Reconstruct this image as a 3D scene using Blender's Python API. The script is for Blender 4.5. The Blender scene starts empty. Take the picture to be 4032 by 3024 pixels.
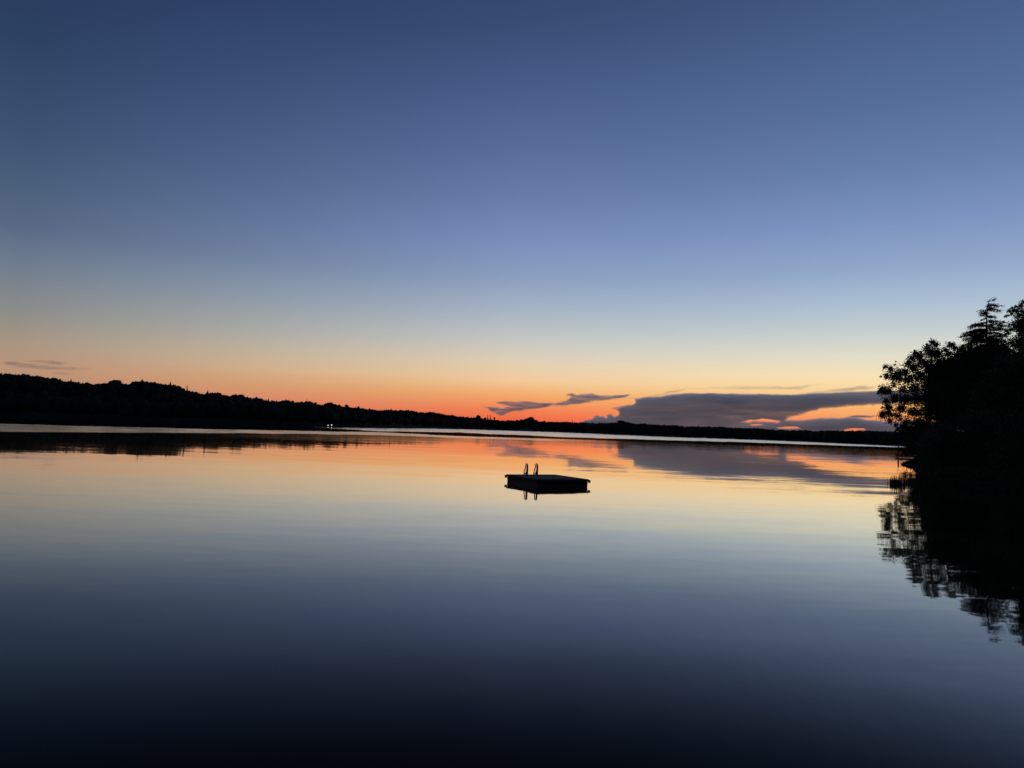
import bpy, math, random
import numpy as np
from mathutils import Vector, Matrix, noise as mnoise

random.seed(7)
rng = np.random.default_rng(7)
scene = bpy.context.scene
COL = scene.collection

# ------------------------------------------------------------------ camera
F = 2912.0                       # focal length in photograph pixels (26 mm on 36 mm)
EYE = Vector((0.0, 0.0, 2.8))
PITCH, ROLL = math.radians(3.42), math.radians(1.95)
cam_d = bpy.data.cameras.new('camera')
cam_d.lens, cam_d.sensor_width = 26.0, 36.0
cam_d.clip_start, cam_d.clip_end = 0.1, 250000.0
cam = bpy.data.objects.new('camera', cam_d)
COL.objects.link(cam)
ROT = Matrix.Rotation(math.pi / 2 + PITCH, 3, 'X') @ Matrix.Rotation(ROLL, 3, 'Z')
cam.matrix_world = Matrix.Translation(EYE) @ ROT.to_4x4()
scene.camera = cam
scene.view_settings.view_transform = 'Standard'
scene.view_settings.look = 'None'
scene.view_settings.exposure = 0.0
scene.view_settings.gamma = 1.0
scene.view_settings.use_curve_mapping = False
scene.render.engine = 'CYCLES'
scene.cycles.volume_bounces = 5
scene.cycles.max_bounces = 8
scene.cycles.transparent_max_bounces = 12
scene.cycles.sample_clamp_indirect = 4.0


def s2l(c):
    return tuple(((v / 255) / 12.92 if v <= 10 else ((v / 255 + 0.055) / 1.055) ** 2.4) for v in c)


# ------------------------------------------------------------------ dusk sky
world = bpy.data.worlds.new('World')
scene.world = world
world.use_nodes = True
nt = world.node_tree
nt.nodes.clear()


def N(tree, kind, **kw):
    n = tree.nodes.new(kind)
    for k, v in kw.items():
        setattr(n, k, v)
    return n


def math_node(tree, op, a, b=None, c=None, clamp=False):
    n = N(tree, 'ShaderNodeMath', operation=op, use_clamp=clamp)
    for i, v in enumerate((a, b, c)):
        if v is None:
            continue
        if isinstance(v, (int, float)):
            n.inputs[i].default_value = v
        else:
            tree.links.new(v, n.inputs[i])
    return n.outputs[0]


def ramp_node(tree, stops, fac):
    """stops: (elevation in degrees, sRGB colour)"""
    n = N(tree, 'ShaderNodeValToRGB')
    cr = n.color_ramp
    cr.interpolation = 'LINEAR'
    els = cr.elements
    pts = [((e + 2.0) / 92.0, s2l(c)) for e, c in stops]
    els[0].position, els[1].position = pts[0][0], pts[-1][0]
    els[0].color, els[1].color = (*pts[0][1], 1), (*pts[-1][1], 1)
    for p, c in pts[1:-1]:
        e = els.new(p)
        e.color = (*c, 1)
    tree.links.new(fac, n.inputs[0])
    return n.outputs[0]


GLOW_AZ = math.radians(13.0)     # where the sun went down, clockwise from +Y
SKY_LEFT = [(-2, (150, 112, 95)), (0, (186, 135, 108)), (3, (184, 146, 120)), (4.5, (166, 149, 130)), (6.5, (139, 140, 138)),
            (9.5, (110, 124, 141)), (12, (88, 104, 132)), (15, (71, 93, 121)), (18, (60, 80, 114)), (23, (46, 66, 100)),
            (28, (38, 55, 90)), (35, (32, 46, 80)), (90, (22, 32, 64))]
SKY_MID = [(-2, (205, 70, 55)), (0.4, (236, 96, 68)), (1.4, (243, 126, 80)), (2.6, (243, 170, 106)), (3.8, (241, 202, 156)),
           (5.2, (224, 206, 180)), (6.8, (198, 198, 194)), (8.8, (170, 182, 196)), (11.5, (140, 159, 190)), (14.5, (121, 141, 187)),
           (17.5, (105, 125, 169)), (21, (89, 109, 154)), (25, (72, 94, 137)), (29, (58, 78, 118)), (34, (48, 64, 100)), (90, (26, 38, 74))]
SKY_RIGHT = [(-2, (225, 110, 75)), (0.8, (248, 130, 88)), (2.4, (250, 184, 112)), (3.4, (250, 212, 150)), (4.4, (249, 225, 182)),
             (5.9, (224, 221, 202)), (7.6, (197, 206, 207)), (9.4, (172, 191, 210)), (11.8, (146, 168, 201)), (15, (123, 147, 190)),
             (18.5, (103, 127, 171)), (22.5, (86, 111, 153)), (26.5, (74, 98, 139)), (30.5, (63, 85, 125)), (36, (54, 73, 110)),
             (90, (28, 40, 78))]
SKY_ANTI = [(-2, (60, 56, 66)), (0, (82, 74, 84)), (5, (96, 82, 98)), (10, (78, 80, 104)), (20, (48, 62, 98)), (40, (32, 46, 84)), (90, (22, 32, 64))]

tc = N(nt, 'ShaderNodeTexCoord')
sep = N(nt, 'ShaderNodeSeparateXYZ')
nt.links.new(tc.outputs['Generated'], sep.inputs[0])
elev = math_node(nt, 'MULTIPLY', math_node(nt, 'ARCSINE', sep.outputs[2]), 180 / math.pi)
fac = math_node(nt, 'MULTIPLY_ADD', elev, 1 / 92.0, 2.0 / 92.0, clamp=True)
azim = math_node(nt, 'MULTIPLY', math_node(nt, 'ARCTAN2', sep.outputs[0], sep.outputs[1]), 180 / math.pi)
rl, rm, rr, ra = (ramp_node(nt, s, fac) for s in (SKY_LEFT, SKY_MID, SKY_RIGHT, SKY_ANTI))


def maprange(tree, v, a, b):
    n = N(tree, 'ShaderNodeMapRange', interpolation_type='SMOOTHERSTEP' if False else 'LINEAR', clamp=True)
    tree.links.new(v, n.inputs[0])
    n.inputs[1].default_value, n.inputs[2].default_value = a, b
    return n.outputs[0]


def mixc(tree, f, a, b, mode='MIX'):
    n = N(tree, 'ShaderNodeMix', data_type='RGBA', blend_type=mode)
    if isinstance(f, float):
        n.inputs[0].default_value = f
    else:
        tree.links.new(f, n.inputs[0])
    for i, v in ((6, a), (7, b)):
        if isinstance(v, tuple):
            n.inputs[i].default_value = v
        else:
            tree.links.new(v, n.inputs[i])
    return n.outputs[2]


front = mixc(nt, maprange(nt, azim, -34, 0), rl, rm)
front = mixc(nt, maprange(nt, azim, 0, 25), front, rr)
off = math_node(nt, 'ABSOLUTE', math_node(nt, 'SUBTRACT', azim, 0.0))
col = mixc(nt, maprange(nt, off, 36, 120), front, ra)
nish = N(nt, 'ShaderNodeTexSky', sky_type='NISHITA')
nish.sun_disc = False
nish.sun_elevation = math.radians(-3.0)
nish.sun_rotation = GLOW_AZ
nish.air_density, nish.dust_density, nish.ozone_density = 1.0, 1.5, 3.0
nmul = mixc(nt, 1.0, nish.outputs[0], (0.012, 0.012, 0.012, 1), 'MULTIPLY')
total = mixc(nt, 1.0, col, nmul, 'ADD')
bg = N(nt, 'ShaderNodeBackground')
bg.inputs[1].default_value = 1.0
wo = N(nt, 'ShaderNodeOutputWorld')
nt.links.new(total, bg.inputs[0])
nt.links.new(bg.outputs[0], wo.inputs[0])
world.cycles.sampling_method = 'MANUAL'
world.cycles.sample_map_resolution = 1024


# ------------------------------------------------------------------ photograph pixel -> place
def ray(px, py):
    return ROT @ Vector(((px - 2016) / F, -(py - 1512) / F, -1.0))


def at(px, py, depth):
    """the point seen at a photograph pixel, at a distance depth along +Y"""
    d = ray(px, py)
    return EYE + d * (depth / d.y)


def hor(px):
    """photograph row of the true horizon at a column"""
    return 1686 + (px - 2016) * math.tan(ROLL)


def PX(px, depth):
    p = at(px, hor(px), depth)
    return (p.x, p.y)


def px_of(x, y):
    d = ROT.transposed() @ (Vector((x, y, 2.8)) - EYE)
    return 2016 + F * d.x / -d.z


# ------------------------------------------------------------------ helpers
def link(name, me, mat=None, parent=None, **props):
    o = bpy.data.objects.new(name, me)
    COL.objects.link(o)
    if mat is not None and me is not None and not me.materials:
        me.materials.append(mat)
    if parent is not None:
        o.parent = parent
    for k, v in props.items():
        o[k] = v
    return o


def empty(name, loc, label, category, group=None, rz=0.0):
    o = bpy.data.objects.new(name, None)
    COL.objects.link(o)
    o.empty_display_size = 0.2
    o.location = loc
    o.rotation_euler = (0, 0, rz)
    o['label'], o['category'] = label, category
    if group:
        o['group'] = group
    return o


def mesh(name, verts, faces, smooth=False):
    me = bpy.data.meshes.new(name)
    verts = np.asarray(verts, dtype=np.float32)
    if isinstance(faces, np.ndarray):
        n, k = faces.shape
        me.vertices.add(len(verts))
        me.vertices.foreach_set('co', verts.ravel())
        me.loops.add(n * k)
        me.loops.foreach_set('vertex_index', faces.astype(np.int32).ravel())
        me.polygons.add(n)
        me.polygons.foreach_set('loop_start', np.arange(0, n * k, k, dtype=np.int32))
        me.update(calc_edges=True)
        me.validate()
    else:
        me.from_pydata([tuple(map(float, v)) for v in verts], [], faces)
        me.update()
    if smooth:
        me.polygons.foreach_set('use_smooth', [True] * len(me.polygons))
    return me


class MB:
    def __init__(self):
        self.v, self.f = [], []

    def box(self, x0, x1, y0, y1, z0, z1, bev=0.0):
        b = len(self.v)
        if bev <= 0:
            self.v += [(x, y, z) for z in (z0, z1) for y in (y0, y1) for x in (x0, x1)]
            self.f += [tuple(b + i for i in q) for q in ((0, 2, 3, 1), (4, 5, 7, 6), (0, 1, 5, 4), (2, 6, 7, 3), (0, 4, 6, 2), (1, 3, 7, 5))]
        else:
            loops = []
            for z, i in ((z0, bev), (z0 + bev, 0), (z1 - bev, 0), (z1, bev)):
                loops.append([(x0 + i, y0 + i, z), (x1 - i, y0 + i, z), (x1 - i, y1 - i, z), (x0 + i, y1 - i, z)])
            for lp in loops:
                self.v += lp
            for k in range(3):
                for j in range(4):
                    self.f.append((b + 4 * k + j, b + 4 * k + (j + 1) % 4, b + 4 * k + 4 + (j + 1) % 4, b + 4 * k + 4 + j))
            self.f += [(b + 3, b + 2, b + 1, b), (b + 12, b + 13, b + 14, b + 15)]
        return self

    def tube(self, pts, radii, n=8, cap=True):
        pts = [Vector(p) for p in pts]
        if isinstance(radii, (int, float)):
            radii = [radii] * len(pts)
        b = len(self.v)
        up = Vector((0.31, 0.17, 0.93))
        for i, p in enumerate(pts):
            t = (pts[min(i + 1, len(pts) - 1)] - pts[max(i - 1, 0)]).normalized()
            a = t.cross(up)
            if a.length < 0.05:
                a = t.cross(Vector((1, 0, 0)))
            a.normalize()
            c = t.cross(a).normalized()
            for k in range(n):
                w = 2 * math.pi * k / n
                self.v.append(tuple(p + (a * math.cos(w) + c * math.sin(w)) * radii[i]))
        for i in range(len(pts) - 1):
            for k in range(n):
                self.f.append((b + i * n + k, b + i * n + (k + 1) % n, b + (i + 1) * n + (k + 1) % n, b + (i + 1) * n + k))
        if cap:
            self.f.append(tuple(b + k for k in reversed(range(n))))
            self.f.append(tuple(b + (len(pts) - 1) * n + k for k in range(n)))
        return self

    def build(self, name, mat, parent=None, smooth=False, **props):
        return link(name, mesh(name, self.v, self.f, smooth), mat, parent, **props)


# ------------------------------------------------------------------ materials
def material(name, color, rough=0.8, scale=3.0, vary=0.35, bump=0.0, metallic=0.0, two=None):
    m = bpy.data.materials.new(name)
    m.use_nodes = True
    t = m.node_tree
    b = t.nodes['Principled BSDF']
    b.inputs['Roughness'].default_value = rough
    b.inputs['Metallic'].default_value = metallic
    b.inputs['Specular IOR Level'].default_value = 0.25
    tcn = N(t, 'ShaderNodeTexCoord')
    nz = N(t, 'ShaderNodeTexNoise')
    nz.inputs['Scale'].default_value = scale
    nz.inputs['Detail'].default_value = 5
    t.links.new(tcn.outputs['Object'], nz.inputs['Vector'])
    c0 = tuple(c * (1 - vary) for c in color)
    c1 = two if two else tuple(min(1, c * (1 + vary)) for c in color)
    t.links.new(mixc(t, nz.outputs[0], (*c0, 1), (*c1, 1)), b.inputs['Base Color'])
    if bump:
        bn = N(t, 'ShaderNodeBump')
        bn.inputs['Strength'].default_value = 0.6
        bn.inputs['Distance'].default_value = bump
        t.links.new(nz.outputs[0], bn.inputs['Height'])
        t.links.new(bn.outputs[0], b.inputs['Normal'])
    return m


M_LEAF = material('leaf_green', (0.035, 0.055, 0.02), 0.75, 1.5, 0.4)
M_NEEDLE = material('needle_green', (0.02, 0.035, 0.018), 0.8, 2.0, 0.4)
M_FAR = material('far_foliage', (0.016, 0.024, 0.012), 0.9, 0.2, 0.4)
M_BARK = material('bark', (0.05, 0.038, 0.028), 0.9, 6.0, 0.4, 0.01)
M_LAND = material('land', (0.02, 0.02, 0.012), 0.95, 0.3, 0.4, 0.05)
M_ROCK = material('rock', (0.07, 0.066, 0.06), 0.9, 2.0, 0.4, 0.03)
M_WOOD = material('weathered_wood', (0.09, 0.078, 0.064), 0.85, 8.0, 0.3, 0.002)
M_DARKWOOD = material('dark_wood', (0.045, 0.036, 0.03), 0.85, 8.0, 0.3, 0.002)
M_FLOAT = material('black_plastic', (0.02, 0.02, 0.022), 0.6, 8.0, 0.2)
M_RUBBER = material('rubber', (0.02, 0.02, 0.02), 0.8, 8.0, 0.2)
M_METAL = material('dull_metal', (0.10, 0.10, 0.10), 0.55, 8.0, 0.15, metallic=0.6)
M_RAIL = material('painted_black_rail', (0.015, 0.015, 0.015), 0.7, 8.0, 0.15)
M_REED = material('reed', (0.045, 0.055, 0.022), 0.8, 3.0, 0.4)


def water_material():
    m = bpy.data.materials.new('lake_water')
    m.use_nodes = True
    t = m.node_tree
    t.nodes.remove(t.nodes['Principled BSDF'])
    b = N(t, 'ShaderNodeBsdfGlossy', distribution='MULTI_GGX')
    b.inputs['Color'].default_value = (1.0, 0.985, 0.94, 1)
    deep = N(t, 'ShaderNodeBsdfDiffuse')
    deep.inputs['Color'].default_value = (0.0008, 0.0012, 0.0018, 1)
    at_ = N(t, 'ShaderNodeAttribute', attribute_name='ruffle')
    calm = N(t, 'ShaderNodeAttribute', attribute_name='ripple')
    g = N(t, 'ShaderNodeNewGeometry')
    acc = None
    for sx, sy, amp in ((0.045, 0.2, 1.1), (0.2, 0.9, 1.0), (1.1, 3.4, 0.6)):
        mp = N(t, 'ShaderNodeMapping')
        mp.inputs['Scale'].default_value = (sx, sy, 1)
        mp.inputs['Rotation'].default_value = (0, 0, 0.05)
        t.links.new(g.outputs['Position'], mp.inputs['Vector'])
        nz = N(t, 'ShaderNodeTexNoise')
        nz.inputs['Scale'].default_value = 1.0
        nz.inputs['Detail'].default_value = 1.5
        t.links.new(mp.outputs[0], nz.inputs['Vector'])
        s = N(t, 'ShaderNodeVectorMath', operation='SUBTRACT')
        t.links.new(nz.outputs['Color'], s.inputs[0])
        s.inputs[1].default_value = (0.5, 0.5, 0.5)
        k = N(t, 'ShaderNodeVectorMath', operation='SCALE')
        t.links.new(s.outputs[0], k.inputs[0])
        k.inputs['Scale'].default_value = amp
        if acc is None:
            acc = k.outputs[0]
        else:
            a = N(t, 'ShaderNodeVectorMath', operation='ADD')
            t.links.new(acc, a.inputs[0])
            t.links.new(k.outputs[0], a.inputs[1])
            acc = a.outputs[0]
    k = N(t, 'ShaderNodeVectorMath', operation='SCALE')
    t.links.new(acc, k.inputs[0])
    t.links.new(calm.outputs['Fac'], k.inputs['Scale'])
    fl = N(t, 'ShaderNodeVectorMath', operation='MULTIPLY')
    t.links.new(k.outputs[0], fl.inputs[0])
    fl.inputs[1].default_value = (0.6, 1, 0)
    up = N(t, 'ShaderNodeVectorMath', operation='ADD')
    t.links.new(fl.outputs[0], up.inputs[0])
    up.inputs[1].default_value = (0, 0, 1)
    nm = N(t, 'ShaderNodeVectorMath', operation='NORMALIZE')
    t.links.new(up.outputs[0], nm.inputs[0])
    t.links.new(nm.outputs[0], b.inputs['Normal'])
    r = math_node(t, 'MULTIPLY_ADD', at_.outputs['Fac'], 0.125, 0.028)
    t.links.new(r, b.inputs['Roughness'])
    # hand-tuned reflectance by sight-line height, steeper than real water: foreground darkening is built in
    dt = N(t, 'ShaderNodeVectorMath', operation='DOT_PRODUCT')
    t.links.new(g.outputs['Incoming'], dt.inputs[0])
    dt.inputs[1].default_value = (0, 0, 1)
    rf = N(t, 'ShaderNodeFloatCurve')
    cv = rf.mapping.curves[0]
    pts = [(0, 0.97), (math.sin(math.radians(2)), 0.96), (math.sin(math.radians(4)), 0.91), (math.sin(math.radians(7)), 0.74), (math.sin(math.radians(11)), 0.42),
           (math.sin(math.radians(15)), 0.245), (math.sin(math.radians(18.3)), 0.115), (math.sin(math.radians(22)), 0.036), (math.sin(math.radians(25)), 0.016), (1, 0.012)]
    cv.points[0].location, cv.points[1].location = pts[0], pts[-1]
    for p in pts[1:-1]:
        cv.points.new(*p)
    for p in cv.points:
        p.handle_type = 'AUTO_CLAMPED'
    rf.mapping.update()
    t.links.new(dt.outputs['Value'], rf.inputs['Value'])
    mx = N(t, 'ShaderNodeMixShader')
    t.links.new(rf.outputs[0], mx.inputs[0])
    t.links.new(deep.outputs[0], mx.inputs[1])
    t.links.new(b.outputs[0], mx.inputs[2])
    t.links.new(mx.outputs[0], t.nodes['Material Output'].inputs['Surface'])
    return m


M_WATER = water_material()

def value_noise(X, Y, sx, sy, seed, octaves=3):
    out = np.zeros(X.shape)
    amp, tot = 1.0, 0.0
    for o in range(octaves):
        g = np.random.default_rng(seed + o * 17).random((64, 64)) * 2 - 1
        u, v = X / sx * 2 ** o, Y / sy * 2 ** o
        iu, iv = np.floor(u).astype(int), np.floor(v).astype(int)
        fu, fv = u - iu, v - iv
        fu, fv = fu * fu * (3 - 2 * fu), fv * fv * (3 - 2 * fv)
        a, b = g[iu % 64, iv % 64], g[(iu + 1) % 64, iv % 64]
        c, d = g[iu % 64, (iv + 1) % 64], g[(iu + 1) % 64, (iv + 1) % 64]
        out += amp * ((a * (1 - fu) + b * fu) * (1 - fv) + (c * (1 - fu) + d * fu) * fv)
        tot += amp
        amp *= 0.5
    return out / tot


# ------------------------------------------------------------------ lake outline and terrain
FAR = [(-500, 470), (0, 480), (600, 480), (1000, 480), (1290, 480), (1500, 560), (1800, 830), (2200, 900), (2600, 650), (3000, 665),
       (3300, 560), (3500, 475), (3640, 462), (3900, 440)]
LAKE = [(-60, -4), (-160, 30), (-330, 140), (-420, 300)] + [PX(*p) for p in FAR] + \
       [(300, 300), (215, 200), (130, 150), (90, 137), (84, 131), (66, 110), (54, 98), (49.2, 92.5), (47.9, 90.2), (48.6, 87), (40, 72), (34.2, 61.8),
        (28.0, 50.6), (28.3, 47), (33, 40), (37, 30), (35, 14), (24, 5), (8, 3.6), (-20, 2)]
LAKE = np.array(LAKE, dtype=np.float64)


def lake_sd(x, y):
    """signed distance to the lake outline, positive on land"""
    x, y = np.asarray(x, float), np.asarray(y, float)
    best = np.full(x.shape, 1e18)
    inside = np.zeros(x.shape, bool)
    n = len(LAKE)
    for i in range(n):
        ax, ay = LAKE[i]
        bx, by = LAKE[(i + 1) % n]
        dx, dy = bx - ax, by - ay
        t = np.clip(((x - ax) * dx + (y - ay) * dy) / (dx * dx + dy * dy), 0, 1)
        best = np.minimum(best, (x - ax - t * dx) ** 2 + (y - ay - t * dy) ** 2)
        cond = (ay > y) != (by > y)
        with np.errstate(divide='ignore', invalid='ignore'):
            xi = ax + (y - ay) * dx / (dy if dy else 1e-9)
        inside ^= cond & (x < xi)
    d = np.sqrt(best)
    return np.where(inside, -d, d)


# skyline of the far shore as photographed: (column, row)
SKY = [(-300, 1462), (0, 1468), (20, 1466), (43, 1473), (85, 1468), (115, 1474), (122, 1479), (145, 1476), (180, 1486), (215, 1485), (232, 1492),
       (242, 1500), (270, 1498), (290, 1501), (320, 1506), (340, 1501), (360, 1509), (400, 1507), (430, 1502), (450, 1500), (470, 1500), (485, 1511),
       (497, 1511), (510, 1499), (545, 1499), (560, 1497), (575, 1500), (605, 1502), (625, 1509), (660, 1512), (690, 1514), (710, 1522),
       (722, 1531), (750, 1538), (775, 1541), (795, 1551), (808, 1546), (828, 1543), (865, 1544), (880, 1554), (895, 1557), (910, 1551),
       (945, 1550), (970, 1560), (985, 1566), (1000, 1559), (1018, 1561), (1030, 1573), (1095, 1577), (1112, 1571), (1140, 1574), (1170, 1582),
       (1200, 1578), (1230, 1579), (1250, 1588), (1268, 1593), (1280, 1585), (1325, 1586), (1335, 1595), (1360, 1601), (1400, 1603),
       (1430, 1606), (1465, 1609), (1480, 1611), (1530, 1612), (1548, 1613), (1610, 1612), (1640, 1618), (1670, 1622), (1695, 1619), (1740, 1627),
       (1770, 1634), (1785, 1631), (1800, 1637), (1840, 1640), (1870, 1642), (1898, 1644), (1907, 1641), (1917, 1649), (1945, 1651), (1955, 1651),
       (1980, 1655), (2008, 1650), (2020, 1655), (2030, 1650), (2065, 1649), (2075, 1644), (2095, 1642), (2108, 1651), (2120, 1658), (2150, 1654),
       (2165, 1659), (2230, 1659), (2260, 1661), (2320, 1663), (2345, 1665), (2362, 1660), (2370, 1664), (2430, 1661), (2445, 1656), (2480, 1660),
       (2500, 1667), (2540, 1664), (2550, 1669), (2620, 1671), (2680, 1674), (2710, 1679), (2730, 1675), (2760, 1677), (2850, 1678), (2870, 1682),
       (2920, 1683), (3000, 1684), (3020, 1688), (3100, 1692), (3180, 1691), (3200, 1695), (3260, 1692), (3320, 1694), (3400, 1693), (3440, 1695),
       (3520, 1697), (3600, 1700), (3800, 1706), (4100, 1716), (4600, 1740)]
SKYX = np.array([p[0] for p in SKY], float)
SKYE = np.array([(at(px, py, 1000.0).z - 2.8) / 1000.0 for px, py in SKY])   # tangent of elevation
TANX = np.array([ray(px, hor(px)).x / ray(px, hor(px)).y for px in SKYX])
FARX = np.array([p[0] for p in FAR], float)
FAR_TAN = np.array([PX(p[0], 1.0)[0] for p in FAR])
FAR_D = np.array([p[1] for p in FAR], float)


def skyline(tx):
    return np.interp(tx, TANX, SKYE)


def far_depth(tx):
    return np.interp(tx, FAR_TAN, FAR_D)


def smooth(a, b, v):
    t = np.clip((v - a) / (b - a), 0, 1)
    return t * t * (3 - 2 * t)


def sky_soft(tx):
    """skyline without its bumps: the ridge under the trees"""
    return sum(skyline(tx + o) for o in (-0.05, -0.03, -0.01, 0.01, 0.03, 0.05)) / 6


RIDGE = 130.0


def ground_z(x, y):
    x, y = np.asarray(x, float), np.asarray(y, float)
    sd = lake_sd(x, y)
    z = np.where(sd < 0, np.maximum(-2.5, sd * 0.35), 0.0)
    bank = 0.55 * smooth(0, 1.6, sd) + 0.6 * smooth(2, 14, sd)
    z = np.where(sd >= 0, bank, z)
    yy = np.maximum(y, 1.0)
    tx = x / yy
    fd = far_depth(tx)
    ridge = np.clip(sky_soft(tx) * (fd + RIDGE) + 2.8 - 8.0, 4.5, 60)
    far = (y > 250) & (sd > 0)
    z = np.where(far, z + (ridge - 1.0) * smooth(5, RIDGE - 15, sd) * smooth(250, 300, y) - smooth(400, 2500, sd) * 5, z)
    near = smooth(2, 40, sd) * (x > 20) * (y > 20) * (y < 250) * smooth(250, 150, y)
    z = z + near * 6.5
    return z


az = np.concatenate([np.arange(-180, -40, 3.0), np.arange(-40, 26, 0.35), np.arange(26, 42, 0.12), np.arange(42, 180, 3.0)]) * math.pi / 180
rad = [0.4]
while rad[-1] < 120000:
    r_ = rad[-1]
    rad.append(r_ * (1.035 if 20 < r_ < 1600 else 1.15))
rad = np.array(rad)
A, R_ = np.meshgrid(az, rad, indexing='ij')
gx, gy = R_ * np.sin(A), R_ * np.cos(A)
gz = ground_z(gx, gy)
gz += np.where((gz > 0.3) & (R_ < 3000), 0.12 * np.sin(gx * 1.7 + gy * 0.6) * np.sin(gy * 1.3), 0)
na, nr = A.shape
idx = np.arange(na * nr).reshape(na, nr)


def grid_faces(idx, wrap=True):
    nxt = np.roll(idx, -1, axis=0) if wrap else idx[1:]
    cur = idx if wrap else idx[:-1]
    return np.stack([cur[:, :-1], nxt[:, :-1], nxt[:, 1:], cur[:, 1:]], -1).reshape(-1, 4)[:, ::-1]


link('ground', mesh('ground', np.stack([gx, gy, gz], -1).reshape(-1, 3), grid_faces(idx), True), M_LAND, kind='structure')

# ---- the lake: one sheet, finest where the wind has roughened it
waz = np.concatenate([np.arange(-110, -38, 2.0), np.arange(-38, 38, 0.22), np.arange(38, 110, 2.0)]) * math.pi / 180
dep = 1.0 / np.concatenate([[1 / 2.0, 1 / 4.0, 1 / 6.0, 1 / 9.0], np.arange(300, 6.5, -0.7) / (F * 2.8)])   # even steps in the picture of a standing viewer
A2, D2 = np.meshgrid(waz, dep, indexing='ij')
wx, wy = D2 * np.sin(A2), D2 * np.cos(A2)
tanx = wx / np.maximum(wy, 0.5)
pxc = np.interp(tanx, np.interp(np.linspace(-3000, 7000, 400), np.linspace(-3000, 7000, 400), [PX(p, 1.0)[0] for p in np.linspace(-3000, 7000, 400)]),
                np.linspace(-3000, 7000, 400))
offp = F * 2.8 / np.maximum(wy, 0.5)      # how far down the water surface is seen; fixes a distance from shore


def band(pts, edge):
    px = [p[0] for p in pts]
    lo, hi = np.interp(pxc, px, [p[1] for p in pts]), np.interp(pxc, px, [p[2] for p in pts])
    w = np.array([p[3] for p in pts])
    m = smooth(lo - 0.8, lo + 0.8, offp) * (1 - smooth(hi - edge, hi + edge, offp))
    return m * np.interp(pxc, px, w)


wob = 1.1 * np.sin(wx * 0.021 + 1.0) + 0.8 * np.sin(wx * 0.053 + 2.2)
offp_true = offp.copy()
offp = offp + wob * 0.5
ragged = smooth(90, 25, offp_true)


def patch_noise(sx, sy, seed, octv=3):
    return value_noise(pxc + 3000, offp_true, sx, sy, seed, octv)


offp = offp + ragged * (1.6 * patch_noise(170, 5, 71) + 1.0 * patch_noise(37, 3, 72))
ruffle = np.maximum.reduce([
    band([(-900, 60, 100, .8), (0, 50, 82, .8), (400, 46.5, 71, .85), (900, 42, 57, .95), (1200, 37, 50, 0.9), (1500, 34, 46, 0.85), (1800, 39, 47, 0.9),
          (2150, 37, 46, 0.8), (2450, 35, 39, 0.2), (2600, 35, 37, 0)], 2.0),
    band([(1180, 22, 22.5, 0), (1300, 21, 24, 0.8), (1500, 17, 30, 1.1), (1800, 6, 24, 1.35), (2200, 6, 28, 1.4), (2600, 9, 26, 1.45), (3000, 8, 23.5, 1.45),
          (3300, 11.5, 23, 1.5), (3500, 14.5, 23, 1.5), (3640, 15, 22, 1.5), (4200, 15, 20, 1)], 1.2),
    band([(2850, 102, 103, 0), (2880, 101, 103, 0.5), (3000, 101.5, 104, 0.7), (3070, 102, 104, 0)], 1.0) * 0.6,
    band([(500, 57, 75, 0), (900, 56, 74, 0.12), (1300, 47, 74, 0.26), (1700, 44, 68, 0.34), (2300, 38, 62, 0.32), (2500, 38, 58, 0.16), (3000, 36, 60, 0.12), (3600, 36, 60, 0.08)], 8.0),
])
ruffle = ruffle * np.clip(0.95 + 0.35 * patch_noise(90, 4, 73), 0, 1.2)
ripple = (0.0066 + 0.009 * smooth(60, 350, offp_true) + 0.010 * smooth(3300, 3600, pxc) * smooth(90, 140, offp_true)) * (1 + 0.5 * value_noise(wx + 500, wy, 26, 7, 74))
widx = np.arange(A2.size).reshape(A2.shape)
wm = mesh('lake_water', np.stack([wx, wy, np.zeros_like(wx)], -1).reshape(-1, 3), grid_faces(widx, False), True)
a_ = wm.attributes.new('ruffle', 'FLOAT', 'POINT')
a_.data.foreach_set('value', ruffle.astype(np.float32).ravel())
a_ = wm.attributes.new('ripple', 'FLOAT', 'POINT')
a_.data.foreach_set('value', ripple.astype(np.float32).ravel())
link('lake_water', wm, M_WATER, kind='structure')

# ------------------------------------------------------------------ clouds: closed bodies of vapour many kilometres off
CLOUD_D = 30000.0


def poly_sd(poly, X, Y):
    """signed distance to a polygon, positive inside"""
    poly = np.array(poly, float)
    best = np.full(X.shape, 1e18)
    inside = np.zeros(X.shape, bool)
    for i in range(len(poly)):
        ax, ay = poly[i]
        bx, by = poly[(i + 1) % len(poly)]
        dx, dy = bx - ax, by - ay
        t = np.clip(((X - ax) * dx + (Y - ay) * dy) / (dx * dx + dy * dy + 1e-9), 0, 1)
        best = np.minimum(best, (X - ax - t * dx) ** 2 + (Y - ay - t * dy) ** 2)
        cond = (ay > Y) != (by > Y)
        inside ^= cond & (X < ax + (Y - ay) * dx / (dy if dy else 1e-9))
    d = np.sqrt(best)
    return np.where(inside, d, -d)


def vapour(name, density, color):
    m = bpy.data.materials.new(name)
    m.use_nodes = True
    t = m.node_tree
    t.nodes.clear()
    v = N(t, 'ShaderNodeVolumePrincipled')
    v.inputs['Color'].default_value = (*color, 1)
    v.inputs['Density'].default_value = density
    v.inputs['Anisotropy'].default_value = 0.8
    o = N(t, 'ShaderNodeOutputMaterial')
    t.links.new(v.outputs[0], o.inputs['Volume'])
    m.cycles.homogeneous_volume = True
    return m


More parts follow.
